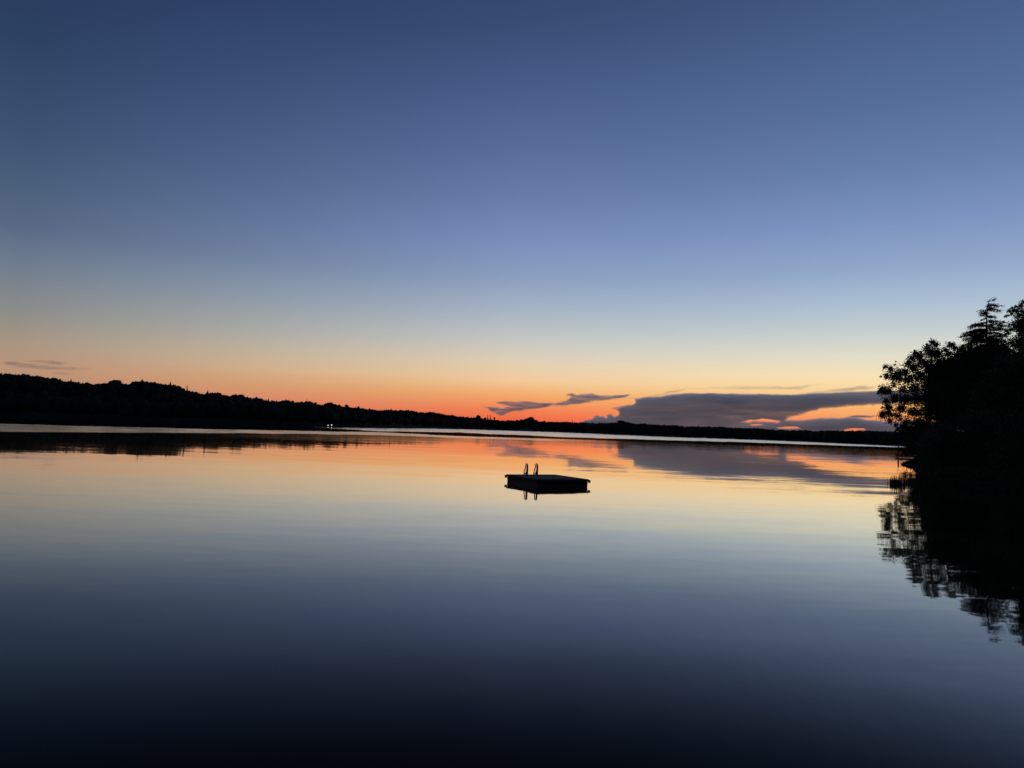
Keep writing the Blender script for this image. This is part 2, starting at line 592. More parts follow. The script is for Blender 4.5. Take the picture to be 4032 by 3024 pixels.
def cloud(name, label, box, step, thickness, mat, depth=CLOUD_D):
    """thickness(X, Y) in metres over photograph columns and rows; the body is that thick about its middle sheet"""
    x0, y0, x1, y1 = box
    xs, ys = np.arange(x0, x1 + 1, step[0]), np.arange(y0, y1 + 1, step[1])
    X, Y = np.meshgrid(xs, ys, indexing='ij')
    T = thickness(X, Y)
    T[0, :] = T[-1, :] = 0
    T[:, 0] = T[:, -1] = 0
    T = np.maximum(T, 0)
    live = T > 1.0
    cell = live[:-1, :-1] | live[1:, :-1] | live[1:, 1:] | live[:-1, 1:]
    n = X.size
    ci = np.arange(n).reshape(X.shape)
    mid = np.array([[tuple(at(x, y, depth)) for y in ys] for x in xs])
    bulge = value_noise(X, Y, 260, 60, 91) * 600
    dirs = mid - np.array(EYE)
    dirs /= np.linalg.norm(dirs, axis=-1, keepdims=True)
    mid = mid + dirs * (bulge * np.clip(T / 800, 0, 1))[..., None]
    fr = mid - dirs * (T * 0.5)[..., None]
    bk = mid + dirs * (T * 0.5)[..., None]
    fr[..., 2] = np.maximum(fr[..., 2], 25)
    bk[..., 2] = np.maximum(bk[..., 2], 25)
    q = np.stack([ci[:-1, :-1], ci[1:, :-1], ci[1:, 1:], ci[:-1, 1:]], -1)[cell]
    # weld the rim where the thickness is nil
    back = np.where(live, ci + n, ci)
    qb = np.stack([back[:-1, :-1], back[1:, :-1], back[1:, 1:], back[:-1, 1:]], -1)[cell]
    faces = np.concatenate([q[:, ::-1], qb])
    V = np.concatenate([fr.reshape(-1, 3), bk.reshape(-1, 3)])
    used = np.unique(faces)
    remap = np.zeros(len(V), int)
    remap[used] = np.arange(len(used))
    org = Vector(V[used].mean(0))
    me = mesh(name, V[used] - np.array(org), remap[faces])
    o = link(name, me, mat, label=label, category='cloud')
    o.location = org
    return o


Z8 = lambda pts: [(2600 + x * 0.452, 1480 + y * 0.452) for x, y in pts]
Z7 = lambda pts: [(1800 + x * 0.407, 1480 + y * 0.407) for x, y in pts]
Z5 = lambda pts: [(x * 0.452, 1380 + y * 0.452) for x, y in pts]

ANVIL = [(2289, 1720), (2289, 1661), (2305, 1655), (2318, 1652), (2332, 1651), (2340, 1640), (2348, 1635), (2356, 1636), (2366, 1640), (2372, 1637),
         (2380, 1639), (2386, 1646), (2391, 1645), (2394, 1634), (2403, 1629), (2412, 1633), (2420, 1640), (2434, 1636), (2438, 1626), (2430, 1616),
         (2436, 1609), (2452, 1603), (2478, 1597), (2499, 1588), (2502, 1580), (2494, 1572), (2512, 1568), (2540, 1563), (2600, 1560), (2640, 1551), (2700, 1547),
         (2770, 1546), (2900, 1549), (3040, 1551), (3140, 1550), (3250, 1545), (3320, 1541), (3460, 1537), (3600, 1531), (3800, 1536), (4300, 1556), (4300, 1720)]
HOLES = [
    ([(3088, 1657), (3098, 1642), (3130, 1636), (3180, 1622), (3230, 1607), (3340, 1594), (3460, 1588), (3620, 1578), (4350, 1575), (4350, 1668), (3600, 1664),
      (3480, 1660), (3440, 1658), (3400, 1652), (3370, 1647), (3350, 1645), (3310, 1649), (3280, 1648), (3230, 1650), (3180, 1657), (3120, 1659)], 7),
    ([(2912, 1664), (2935, 1656), (2958, 1650), (2968, 1656), (2995, 1647), (3030, 1648), (3072, 1656), (3065, 1663), (3020, 1661), (2990, 1664), (2960, 1662), (2950, 1665)], 3),
    ([(2948, 1671), (2990, 1669), (3005, 1673), (2990, 1676), (2955, 1675)], 2),
    ([(3055, 1680), (3140, 1680), (3154, 1688), (3080, 1688)], 2),
    ([(3322, 1690), (3350, 1684), (3400, 1685), (3414, 1694), (3330, 1697)], 2)]


def anvil_t(X, Y):
    wx = value_noise(X, Y, 60, 14, 3) * 8 + value_noise(X, Y, 17, 6, 8, 4) * 9
    wy = value_noise(X, Y, 60, 20, 5) * 3.5 + value_noise(X, Y, 18, 7, 6, 4) * 3.4
    sd = poly_sd(ANVIL, X + wx * 0.4, Y + wy * 0.6)
    t = smooth(-0.5, np.where(Y < 1575, 9, 5), sd)
    for h, s in HOLES:
        hd = poly_sd(h, X + wx, Y + wy)
        t = np.minimum(t, 1 - smooth(-s, s, hd))
    t = np.where(Y > 1712, 0, t)
    return t * 1700 * (1 + 0.3 * value_noise(X, Y, 200, 50, 12) + 0.35 * value_noise(X + 2 * Y, Y, 110, 11, 13, 4))


def wisp_t(polys, noise_amp, soft, thick, seed):
    def f(X, Y):
        t = np.zeros(X.shape)
        for poly, s, w in polys:
            wy = value_noise(X, Y, 36, 6, seed, 4) * 3.6 * noise_amp
            wx = value_noise(X, Y, 40, 9, seed + 3) * 9 * noise_amp
            sd = poly_sd(poly, X + wx, Y + wy)
            t = np.maximum(t, w * smooth(-3.6, soft * s - 1.5, sd))
        t *= np.clip(0.95 + 1.1 * value_noise(X + Y * 3.5, Y, 60, 6, seed + 9, 5), 0.08, 2)
        return t * thick
    return f


V_THICK = vapour('storm_vapour', 0.0024, (0.975, 0.99, 0.985))
V_THIN = vapour('thin_vapour', 0.003, (0.97, 0.96, 0.97))
V_FAINT = vapour('faint_vapour', 0.0012, (0.97, 0.96, 0.97))
cloud('storm_cloud', 'broad slate grey anvil cloud over the far shore, its flat top running behind the trees',
      (2270, 1500, 4300, 1716), (4, 1.6), anvil_t, V_THICK)
w1 = Z7([(255, 297), (340, 308), (440, 315), (520, 302), (610, 306), (660, 322), (600, 335), (530, 346), (480, 362), (435, 380), (385, 370), (345, 347), (310, 325)])
w2 = Z7([(385, 262), (450, 246), (560, 256), (680, 248), (780, 262), (930, 268), (850, 300), (760, 320), (670, 322), (620, 305), (540, 292), (450, 278)])
w2b = Z7([(560, 318), (640, 318), (700, 322), (640, 338), (580, 345)])
w3 = Z7([(940, 272), (1020, 245), (1095, 225), (1112, 200), (1060, 184), (1120, 170), (1165, 190), (1220, 176), (1320, 173), (1400, 192), (1520, 188), (1680, 180),
         (1610, 207), (1500, 222), (1400, 236), (1260, 252), (1180, 266), (1080, 277), (1010, 284)])
w3b = Z7([(820, 270), (1000, 262), (1060, 300), (960, 292), (880, 292)])
w4 = Z7([(1480, 312), (1580, 298), (1680, 272), (1640, 320), (1570, 335), (1530, 324)])
w5 = Z7([(1400, 232), (1750, 214), (2000, 165), (2212, 120), (2212, 132), (2000, 190), (1750, 226)])
cloud('wispy_cloud', 'torn purple grey wisp low in the orange glow, left and lower of the two',
      (1890, 1560, 2200, 1650), (2.5, 1.25), wisp_t([(w1, 1, 1), (w2, 1, 1), (w2b, 1, 0.5)], 1.0, 5.5, 720, 21), V_THIN)
cloud('wispy_cloud', 'hooked purple grey wisp with a long tail, between the lower wisp and the storm cloud',
      (2110, 1535, 2520, 1625), (2.5, 1.25), wisp_t([(w3, 1, 1), (w3b, 1, 0.35), (w4, 1, 0.6)], 1.0, 5.5, 720, 22), V_THIN)
cloud('wispy_cloud', 'faint pale veil streaming off the flat top of the storm cloud',
      (2350, 1505, 3450, 1580), (5, 1.5),
      wisp_t([(w5, 1, 1), ([(2700, 1531), (2900, 1520), (3100, 1523), (3250, 1510), (3150, 1535), (2900, 1532)], 1, 0.7),
              ([(3150, 1548), (3250, 1537), (3400, 1518), (3480, 1526), (3350, 1540), (3250, 1547)], 1, 1.2)], 1.2, 8, 500, 23), V_FAINT)
cl = [(Z5([(20, 112), (60, 92), (120, 92), (210, 108), (330, 122), (460, 134), (620, 142), (810, 156), (640, 172), (430, 170), (300, 162), (180, 148), (90, 132)]), 1.6, 1),
      (Z5([(240, 92), (330, 84), (460, 84), (600, 110), (520, 128), (400, 118), (300, 104)]), 1.4, 0.8), (Z5([(420, 198), (540, 188), (680, 206), (540, 220)]), 1.2, 0.4)]
cloud('wispy_cloud', 'thin brownish streak of cloud above the high left end of the wooded ridge',
      (-40, 1405, 400, 1490), (4, 1.25), wisp_t(cl, 0.6, 7, 560, 24), V_FAINT)
cloud('wispy_cloud', 'thin dark streak of cloud crossing the orange gap under the storm cloud',
      (3340, 1620, 3460, 1660), (2.5, 1), wisp_t([([(3345, 1640), (3370, 1636), (3430, 1638), (3455, 1636), (3430, 1642), (3380, 1642)], 1, 1)], 0.4, 3, 700, 25), V_THIN, 24000.0)


# ------------------------------------------------------------------ far woods
def ico(sub):
    import bmesh
    bm = bmesh.new()
    bmesh.ops.create_icosphere(bm, subdivisions=sub, radius=1.0)
    v = np.array([tuple(x.co) for x in bm.verts])
    f = np.array([[x.index for x in p.verts] for p in bm.faces])
    bm.free()
    return v, f


ICO2 = ico(2)
ICO3 = ico(3)


def crown_proto(seed, conic=False):
    """a lumpy crown of leaf clumps, unit height 1 from z = 0, unit radius 0.5"""
    r = np.random.default_rng(seed)
    vs, fs, b = [], [], 0
    v, f = ICO2
    blobs = []
    if conic:
        for k in range(7):
            t = k / 6
            w = 0.34 * (1 - t) + 0.03
            for j in range(5 if k < 5 else 2):
                a = r.random() * 6.28
                blobs.append((math.cos(a) * w * 0.7, math.sin(a) * w * 0.7, 0.12 + 0.8 * t, w * 0.5, 0.09))
        blobs.append((0, 0, 0.93, 0.025, 0.07))
    else:
        blobs.append((0, 0, 0.55, 0.36, 0.36))
        for k in range(16):
            a, e = r.random() * 6.28, r.uniform(-0.7, 1.35)
            q = r.uniform(0.26, 0.36)
            blobs.append((math.cos(a) * math.cos(e) * q, math.sin(a) * math.cos(e) * q, 0.55 + math.sin(e) * q * 1.0, r.uniform(0.08, 0.15), r.uniform(0.08, 0.13)))
    for x, y, z, w, h in blobs:
        d = 1 + r.uniform(-0.28, 0.28, len(v))
        vs.append(v * d[:, None] * np.array([w, w, h]) + np.array([x, y, z]))
        fs.append(f + b)
        b += len(v)
    # loose leafy tufts breaking the outline
    V = np.concatenate(vs)
    n = 90
    pick = V[r.integers(0, len(V), n)]
    c = np.array([0, 0, 0.5])
    out = pick + (pick - c) / (np.linalg.norm(pick - c, axis=1, keepdims=True) + 1e-6) * r.uniform(0.0, 0.06, (n, 1))
    tri = out[:, None, :] + r.normal(0, 0.028, (n, 3, 3))
    vs.append(tri.reshape(-1, 3))
    fs.append(np.arange(n * 3).reshape(n, 3) + b)
    return np.concatenate(vs), np.concatenate(fs)


PROTO = [crown_proto(100 + i) for i in range(6)]
CONES = [crown_proto(200 + i, True) for i in range(3)]


def place(proto, x, y, z0, h, w, rot):
    v, f = proto
    c, s = math.cos(rot), math.sin(rot)
    return np.stack([(v[:, 0] * c - v[:, 1] * s) * w + x, (v[:, 0] * s + v[:, 1] * c) * w + y, v[:, 2] * h + z0], -1), f


wood_v, wood_f, nb = [], [], 0


def add_wood(x, y, top, h, w, conic=False):
    global nb
    p = (CONES if conic else PROTO)[random.randrange(3 if conic else 6)]
    v, f = place(p, x, y, top - h, h, w, random.random() * 6.28)
    wood_v.append(v)
    wood_f.append(f + nb)
    nb += len(v)


t_ = -0.86
while t_ < 0.95:
    fd = float(far_depth(t_))
    e = float(skyline(t_))
    # trees on the ridge: their tops are the skyline
    d = fd + RIDGE + random.uniform(-12, 12)
    top = 2.8 + e * d
    w = random.uniform(8.5, 13) * max(1, fd / 620)
    near_e = min(float(skyline(t_ - w * 0.22 / d)), float(skyline(t_ + w * 0.22 / d)), e)
    top_l = 2.8 + near_e * d
    add_wood(t_ * d, d, top_l + 0.3, max(9, w * 1.3), w)
    w2_ = random.uniform(4.0, 7.0)
    d2 = d - 8
    add_wood((t_ + 0.003) * d2, d2, 2.8 + float(skyline(t_ + 0.003)) * d2 - 0.2, 7.5, w2_)
    # rows down to the water
    for q in range(4):
        dd = fd + 6 + q * 27 + random.uniform(-6, 6)
        tt = t_ + random.uniform(-0.006, 0.006)
        lim = 2.8 + min(float(skyline(tt)), float(skyline(tt + 5 / dd)), float(skyline(tt - 5 / dd))) * dd - 0.5
        g = float(ground_z(tt * dd, dd))
        h = random.uniform(8, 14)
        top = min(g + h, lim)
        if top - g > 1.0:
            add_wood(tt * dd, dd, top, max(h, 5), random.uniform(7, 11))
    t_ += 0.0062 if -0.72 < t_ < 0.6 else 0.014
wood = mesh('woods', np.concatenate(wood_v), np.concatenate(wood_f))
link('woods', wood, M_FAR, kind='stuff', label='dark wooded ridge running along the whole far shore', category='woods')

# trees one can pick out on the far skyline
def far_tree(px, py, kind, width_px, label, height_px, group=None, name=None, dd=-14):
    t = float(PX(px, 1.0)[0])
    d = float(far_depth(t)) + RIDGE + dd
    p = at(px, py, d)
    h = height_px / F * d
    w = width_px / F * d
    root = empty(name or ('lone_conifer' if kind == 'cone' else 'skyline_tree'), (p.x, p.y, p.z - h - 4), label, 'tree', group)
    hh = h + 4
    MB().tube([(0, 0, -1), (0, 0, hh * 0.5), (0, 0, hh * 0.86)], [0.45, 0.3, 0.08], 6).build('trunk', M_BARK, root)
    if kind == 'spire':
        vs, fs, b = [], [], 0
        for k in range(9):
            z = 4 + h * (k + 0.5) / 9
            v = ICO2[0] * (1 + rng.uniform(-0.25, 0.25, len(ICO2[0])))[:, None] * np.array([w * 0.5, w * 0.5, h / 12]) * (1.05 - 0.07 * k)
            vs.append(v + np.array([rng.uniform(-.2, .2), 0, z]))
            fs.append(ICO2[1] + b)
            b += len(v)
        link('crown', mesh('crown', np.concatenate(vs), np.concatenate(fs)), M_FAR, root)
    else:
        v, f = place((CONES if kind == 'cone' else PROTO)[random.randrange(3)], 0, 0, 4, h, w * 1.15, random.random() * 6)
        link('crown', mesh('crown', v, f), M_FAR, root)
    return root


far_tree(737, 1516, 'spire', 6, 'slim pole-like tree standing alone above the falling part of the left ridge', 36, name='columnar_tree')
far_tree(280, 1491, 'cone', 16, 'small pointed conifer poking out of the left ridge below the streak of cloud', 26)
far_tree(455, 1494, 'round', 52, 'broad ragged crown just left of the deep dip in the left ridge', 38)
far_tree(560, 1491, 'cone', 22, 'pointed conifer crowning the rounded hump of the left ridge', 24)
far_tree(672, 1500, 'cone', 14, 'pointed tree near the right end of the rounded hump of the left ridge', 26)
far_tree(818, 1535, 'cone', 18, 'pointed tree at the left end of the second hump, right of the slim pole-like tree', 30)
far_tree(1057, 1566, 'cone', 13, 'small pointed tree in the shallow dip left of the shore lights', 26)
far_tree(1208, 1571, 'cone', 14, 'pointed tree rising above the ridge left of the shore lights', 30)
far_tree(1298, 1583, 'round', 44, 'wide flat-topped crown on the ridge straight above the shore lights', 36)
far_tree(1365, 1592, 'round', 18, 'round umbrella-shaped tree standing clear of the ridge just right of the shore lights', 20)
far_tree(1411, 1598, 'round', 12, 'little round tree right of the umbrella-shaped one', 18)
far_tree(1540, 1606, 'cone', 16, 'low peaked tree on the even middle stretch of the ridge', 22)
far_tree(1884, 1633, 'round', 21, 'round dense crown left of the twin conifers', 26)
far_tree(1921, 1632, 'spire', 5, 'left one of the twin slender conifers under the purple wisp', 26, name='slender_conifer')
far_tree(1932, 1632, 'spire', 5.5, 'right one of the twin slender conifers under the purple wisp', 26, name='slender_conifer')
far_tree(1947, 1641, 'round', 8, 'tiny round tree just right of the twin slender conifers', 16)
far_tree(2090, 1640, 'round', 34, 'large rounded crown, highest of the trees behind the swimming raft', 34)
far_tree(2254, 1652, 'cone', 7, 'small dark conifer left of the foot of the storm cloud', 24)
far_tree(2307, 1653, 'cone', 8, 'dark conifer in front of the left foot of the storm cloud', 26)
far_tree(2332, 1655, 'cone', 7, 'slimmer conifer in front of the lumpy low part of the storm cloud', 24)
far_tree(2448, 1654, 'round', 40, 'broad crown in front of the left edge of the storm cloud', 28)


# lamps burning on the far shore
def lamp_mat(name, color, power):
    m = bpy.data.materials.new(name)
    m.use_nodes = True
    b = m.node_tree.nodes['Principled BSDF']
    b.inputs['Base Color'].default_value = (0.8, 0.8, 0.8, 1)
    b.inputs['Emission Color'].default_value = (*color, 1)
    b.inputs['Emission Strength'].default_value = power
    return m


def shore_lamp(px, py, label, color, power):
    p = at(px, py, 474.0)
    root = empty('shore_lamp', (p.x, p.y, -1.0), label, 'lamp', 'lamps on the far shore')
    h = p.z + 1.0
    MB().tube([(0, 0, 0), (0, 0, h - 0.3)], 0.07, 8).build('post', M_DARKWOOD, root)
    v, f = ICO3
    link('globe', mesh('globe', v * 0.2 + np.array([0, 0, h]), f, True), lamp_mat('lamp_glow', color, power), root)
    MB().tube([(0, 0, h + 0.3), (0, 0, h + 0.5)], [0.3, 0.05], 10).build('cap', M_METAL, root)


shore_lamp(1292, 1674.5, 'warm white lamp burning at the foot of the far ridge, left of the pair', (1.0, 0.72, 0.5), 3)
shore_lamp(1306, 1673.5, 'white lamp burning at the foot of the far ridge, right of the pair', (1.0, 0.95, 0.8), 3.5)

# ------------------------------------------------------------------ swimming raft
def rv(p):
    return Vector((p[0], p[1], 0))


RL, RF, RN, RR = (at(px, py, 1.0) for px, py in ((0, 0),) * 4)
DECK = 0.355


def on_plane(px, py, z):
    d = ray(px, py)
    return EYE + d * ((z - EYE.z) / d.z)


PL, PF, PN, PR = on_plane(1990, 1868, DECK), on_plane(2179, 1868.6, DECK), on_plane(2123, 1887.5, DECK), on_plane(2322, 1887.4, DECK)
ctr = (PL + PF + PN + PR) / 4
u_dir = ((PR - PN) + (PF - PL)).normalized()          # along the near right edge
v_dir = Vector((-u_dir.y, u_dir.x, 0))                # away, towards the far left
LU = ((PR - PN).length + (PF - PL).length) / 2
LV = abs((PL - PN).dot(v_dir) + (PF - PR).dot(v_dir)) / 2
raft = empty('swimming_raft', (ctr.x, ctr.y, 0), 'low square swimming raft with two curved ladder rails, floating on the calm lake', 'raft',
             rz=math.atan2(u_dir.y, u_dir.x))
hu, hv = LU / 2, LV / 2
print('raft', LU, LV, ctr)
nplank = 18
pw = 2 * hv / nplank
plank_me = None
for i in range(nplank):
    o = MB()
    o.box(-hu, hu, -pw / 2 + 0.005, pw / 2 - 0.005, DECK - 0.035, DECK, 0.004)
    if plank_me is None:
        plank_me = mesh('plank', o.v, o.f)
        plank_me.materials.append(M_WOOD)
    p = bpy.data.objects.new('plank', plank_me)
    COL.objects.link(p)
    p.parent = raft
    p.location = (0, -hv + pw * (i + 0.5), random.uniform(-0.002, 0.002))
# side boards under the deck, each its own piece
for s in (-1, 1):
    MB().box(-hu + 0.035, hu - 0.035, *sorted((s * (hv - 0.035), s * (hv - 0.08))), 0.12, DECK - 0.038, 0.004).build('side_board', M_DARKWOOD, raft)
    MB().box(*sorted((s * (hu - 0.035), s * (hu - 0.08))), -hv + 0.082, hv - 0.082, 0.12, DECK - 0.038, 0.004).build('side_board', M_DARKWOOD, raft)
    MB().box(-hu - 0.004, hu + 0.004, *sorted((s * (hv + 0.002), s * (hv + 0.02))), DECK - 0.11, DECK + 0.006, 0.006).build('rub_rail', M_DARKWOOD, raft)
    MB().box(*sorted((s * (hu + 0.006), s * (hu + 0.022))), -hv - 0.02, hv + 0.02, DECK - 0.11, DECK + 0.006, 0.006).build('rub_rail', M_DARKWOOD, raft)
# corner bumpers
for su in (-1, 1):
    for sv in (-1, 1):
        m = MB()
        cu, cv = su * (hu + 0.036), sv * (hv + 0.036)
        m.box(cu - 0.05, cu + 0.05, cv - 0.05, cv + 0.05, DECK - 0.17, DECK - 0.03, 0.006)
        m.build('corner_bumper', M_RUBBER, raft)
# floats under the deck
for k in (-1, 0, 1):
    m = MB()
    y = k * (hv - 0.36)
    prof = [(-hu + 0.10, 0.12), (-hu + 0.07, 0.22), (hu - 0.07, 0.22), (hu - 0.10, 0.12)]
    m.tube([(a, y, -0.03) for a, _ in prof], [b * 1.15 for _, b in prof], 14)
    m.build('float', M_FLOAT, raft, True)
# skirt of the float drums, bowed inward between deck and water
m = MB()
nseg = 8
b0 = 0
for i in range(nseg + 1):
    z = -0.12 + (DECK - 0.145 + 0.12) * i / nseg
    inset = 0.004 + 0.022 * math.cos(max(z, 0) / (DECK - 0.13) * math.pi / 2)
    m.v += [(-hu + inset, -hv + inset, z), (hu - inset, -hv + inset, z), (hu - inset, hv - inset, z), (-hu + inset, hv - inset, z)]
for i in range(nseg):
    for j in range(4):
        m.f.append((4 * i + j, 4 * i + (j + 1) % 4, 4 * i + 4 + (j + 1) % 4, 4 * i + 4 + j))
m.build('skirt', M_FLOAT, raft)

# ladder: two looped grab rails, hung on the far left edge, treads going down into the water
inv = raft.matrix_basis.inverted()
bpy.context.view_layer.update()
inv = raft.matrix_world.inverted()


def raft_pt(px, py, z=DECK):
    return inv @ on_plane(px, py, z)


ladder = link('ladder', None, parent=raft)
VL = hv
feet = []
for px_r in (2076.5, 2115.0):
    q = raft_pt(px_r, 1869.5)
    u = q.x + 0.06
    v_in, v_out = hv - 0.10, hv + 0.28           # the loop stands across the far left edge
    h = 0.60
    pts = [(u, v_in, DECK - 0.01), (u, v_in, DECK + 0.20), (u, v_in, DECK + 0.38)]
    for k in range(1, 12):                       # tight bend at the top, close to the inner leg
        a_g = math.pi * k / 12
        pts.append((u, v_in + 0.10 * (1 - math.cos(a_g)), DECK + 0.44 + 0.16 * math.sin(a_g) ** 0.6 - 0.05 * k / 12))
    for t in (0.0, 0.25, 0.5, 0.75, 1.0):        # outer leg bowing away and down
        pts.append((u, v_in + 0.22 + (v_out - v_in - 0.22) * math.sin(t * math.pi / 2), DECK + 0.36 - 0.40 * t))
    pts += [(u, v_out, -0.2), (u, v_out, -0.75)]
    MB().tube(pts, 0.028, 8, True).build('grab_rail', M_RAIL, ladder, True)
    # flat gusset widening towards the deck
    g = MB()
    prof = [(v_in - 0.03, DECK + 0.01), (v_in - 0.03, DECK + 0.46), (v_in - 0.005, DECK + 0.52), (v_in + 0.045, DECK + 0.50), (v_in + 0.05, DECK + 0.30), (v_in + 0.09, DECK + 0.17),
            (v_in + 0.17, DECK + 0.08), (v_in + 0.30, DECK + 0.03), (v_in + 0.30, DECK + 0.01)]
    n = len(prof)
    g.v = [(u - 0.03, y, z) for y, z in prof] + [(u + 0.04, y, z) for y, z in prof]
    g.f = [tuple(range(n)), tuple(reversed(range(n, 2 * n)))] + [(i, i + n, (i + 1) % n + n, (i + 1) % n) for i in range(n)]
    g.build('gusset', M_RAIL, ladder)
    feet.append((u, v_out))
for z in (0.06, -0.2, -0.46, -0.7):
    MB().box(feet[0][0] - 0.0, feet[1][0], feet[0][1] - 0.05, feet[0][1] + 0.05, z - 0.015, z + 0.015, 0.004).build('tread', M_METAL, ladder)


# ------------------------------------------------------------------ jetty beyond the point
dk0 = on_plane(3536, 1808 + 17, 0.0)
DKY = 130.0
jx0 = at(3534, 1790, DKY).x
jet = empty('jetty', (jx0, DKY, 0), 'low wooden jetty with a tall mooring post, behind the point under the trees', 'jetty')
n = 46
for i in range(n):
    MB().box(i * 0.35 + 0.01, i * 0.35 + 0.34, -0.8, 0.8, 0.40, 0.45).build('plank', M_WOOD, jet) if i < 1 else None
pl = [c for c in jet.children][0]
for i in range(1, n):
    c = pl.copy()
    COL.objects.link(c)
    c.parent = jet
    c.location = (i * 0.35, 0, 0)
for s in (-1, 1):
    MB().box(0, n * 0.35, s * 0.72 - 0.05, s * 0.72 + 0.05, 0.22, 0.398).build('beam', M_DARKWOOD, jet)
for i in range(5):
    for s in (-1, 1):
        MB().tube([(0.2 + i * 3.6, s * 0.88, -2.5), (0.2 + i * 3.6, s * 0.88, 0.6)], 0.07, 8).build('pile', M_DARKWOOD, jet)
MB().tube([(-0.12, -0.5, -2.5), (-0.12, -0.5, 1.0), (-0.10, -0.5, 1.95)], [0.13, 0.12, 0.10], 10).build('mooring_post', M_DARKWOOD, jet)


# ------------------------------------------------------------------ near grove on the right bank
def leaf_cloud(clumps, size, seed, flat=0.0, aspect=0.55):
    """clumps: (centre xyz, radius xyz, count) -> leaf quads folded along the midrib"""
    r = np.random.default_rng(seed)
    C, S = [], []
    for c, rr, n in clumps:
        d = r.normal(0, 1, (n, 3))
        d /= np.linalg.norm(d, axis=1, keepdims=True)
        d *= (r.random((n, 1)) ** 0.45) * (1 + 0.35 * r.normal(0, 1, (n, 1)).clip(-1, 2))
        C.append(np.array(c) + d * np.array(rr))
    C = np.concatenate(C)
    n = len(C)
    a = r.normal(0, 1, (n, 3))
    a[:, 2] *= (1 - flat)
    a /= np.linalg.norm(a, axis=1, keepdims=True)
    b = np.cross(a, r.normal(0, 1, (n, 3)))
    b /= np.linalg.norm(b, axis=1, keepdims=True)
    L = size * r.uniform(0.6, 1.35, (n, 1))
    p0, p2 = C - a * L * 0.5, C + a * L * 0.5
    p1, p3 = C + b * L * aspect * 0.5, C - b * L * aspect * 0.5 + np.cross(a, b) * L * 0.1
    V = np.stack([p0, p1, p2, p3], 1).reshape(-1, 3)
    Fc = np.arange(n * 4).reshape(n, 4)
    return V, Fc


def curve_pts(a, b, sag, n=6):
    a, b = Vector(a), Vector(b)
    out = []
    for i in range(n + 1):
        t = i / n
        p = a.lerp(b, t)
        p.z += sag * math.sin(t * math.pi)
        out.append(p)
    return out


def broadleaf(name, label, base, trunk_pts, clumps, leaf=0.17, density=1.0, seed=1, twig=True, lean_limb=6, trunk_r=0.24, category='tree', mat=None):
    """trunk_pts and clumps in world metres; clumps: (centre, radius, weight)"""
    r = random.Random(seed)
    root = empty(name, base, label, category)
    B = Vector(base)
    tp = [Vector(p) - B for p in trunk_pts]
    rad_ = [trunk_r * (1 - 0.8 * i / (len(tp) - 1)) for i in range(len(tp))]
    MB().tube(tp, rad_, 8).build('trunk', M_BARK, root, True)
    # main limbs to the clump groups that stand farthest off
    cl = [(Vector(c) - B, rr, w) for c, rr, w in clumps]
    order = sorted(cl, key=lambda c: -(min((c[0] - p).length for p in tp)))
    limbs = []
    for c, rr, w in order:
        if len(limbs) >= lean_limb:
            break
        if all((c - l[-1]).length > 1.6 for l in limbs):
            cand = [p for p in tp if p.z < c.z + 0.5] or [tp[-1]]
            st = min(cand, key=lambda p: (p - c).length + abs(p.z - (c.z - 1.5)) * 0.3)
            limbs.append(curve_pts(st, c, r.uniform(0.2, 0.7)))
    for l in limbs:
        MB().tube(l, [max(0.012, 0.085 * (1 - 0.85 * i / 6)) for i in range(7)], 6).build('limb', M_BARK, root, True)
    nodes = [(p, 0) for p in tp[1:]] + [(p, 1) for l in limbs for p in l[1:]]
    if twig:
        tw = MB()
        for c, rr, w in cl:
            st = min((p for p, _ in nodes), key=lambda p: (p - c).length)
            if (st - c).length < 4:
                tw.tube(curve_pts(st, c, 0.12, 3), [0.03, 0.022, 0.015, 0.008], 3, False)
            rm_ = max(rr) if isinstance(rr, tuple) else rr
            for k in range(5):
                e = c + Vector((r.gauss(0, 1), r.gauss(0, 1), r.gauss(0, 1))).normalized() * rm_ * r.uniform(0.7, 1.35)
                tw.tube([c, c.lerp(e, 0.5) + Vector((0, 0, 0.04)), e], [0.012, 0.008, 0.004], 3, False)
        tw.build('twigs', M_BARK, root, kind='stuff')
    lc = []
    for c, rr, w in cl:
        rr3 = rr if isinstance(rr, tuple) else (rr, rr, rr)
        nl = int(density * w * 135 * (max(rr3) / 0.45) ** 1.8)
        lc.append((tuple(c), rr3, max(nl, 6)))
    V, Fc = leaf_cloud(lc, leaf, seed)
    link('crown', mesh('crown', V, Fc), mat or M_LEAF, root)
    return root


def Z2(x, y):
    return 3432 + x * 0.3617, 1140 + y * 0.3617


def gclump(zx, zy, zr, depth, w=1.0):
    """clump given as seen in an enlargement of the photograph, put at its distance"""
    px, py = Z2(zx, zy)
    p = at(px, py, depth)
    return (tuple(p), zr * 0.3617 / F * depth, w)


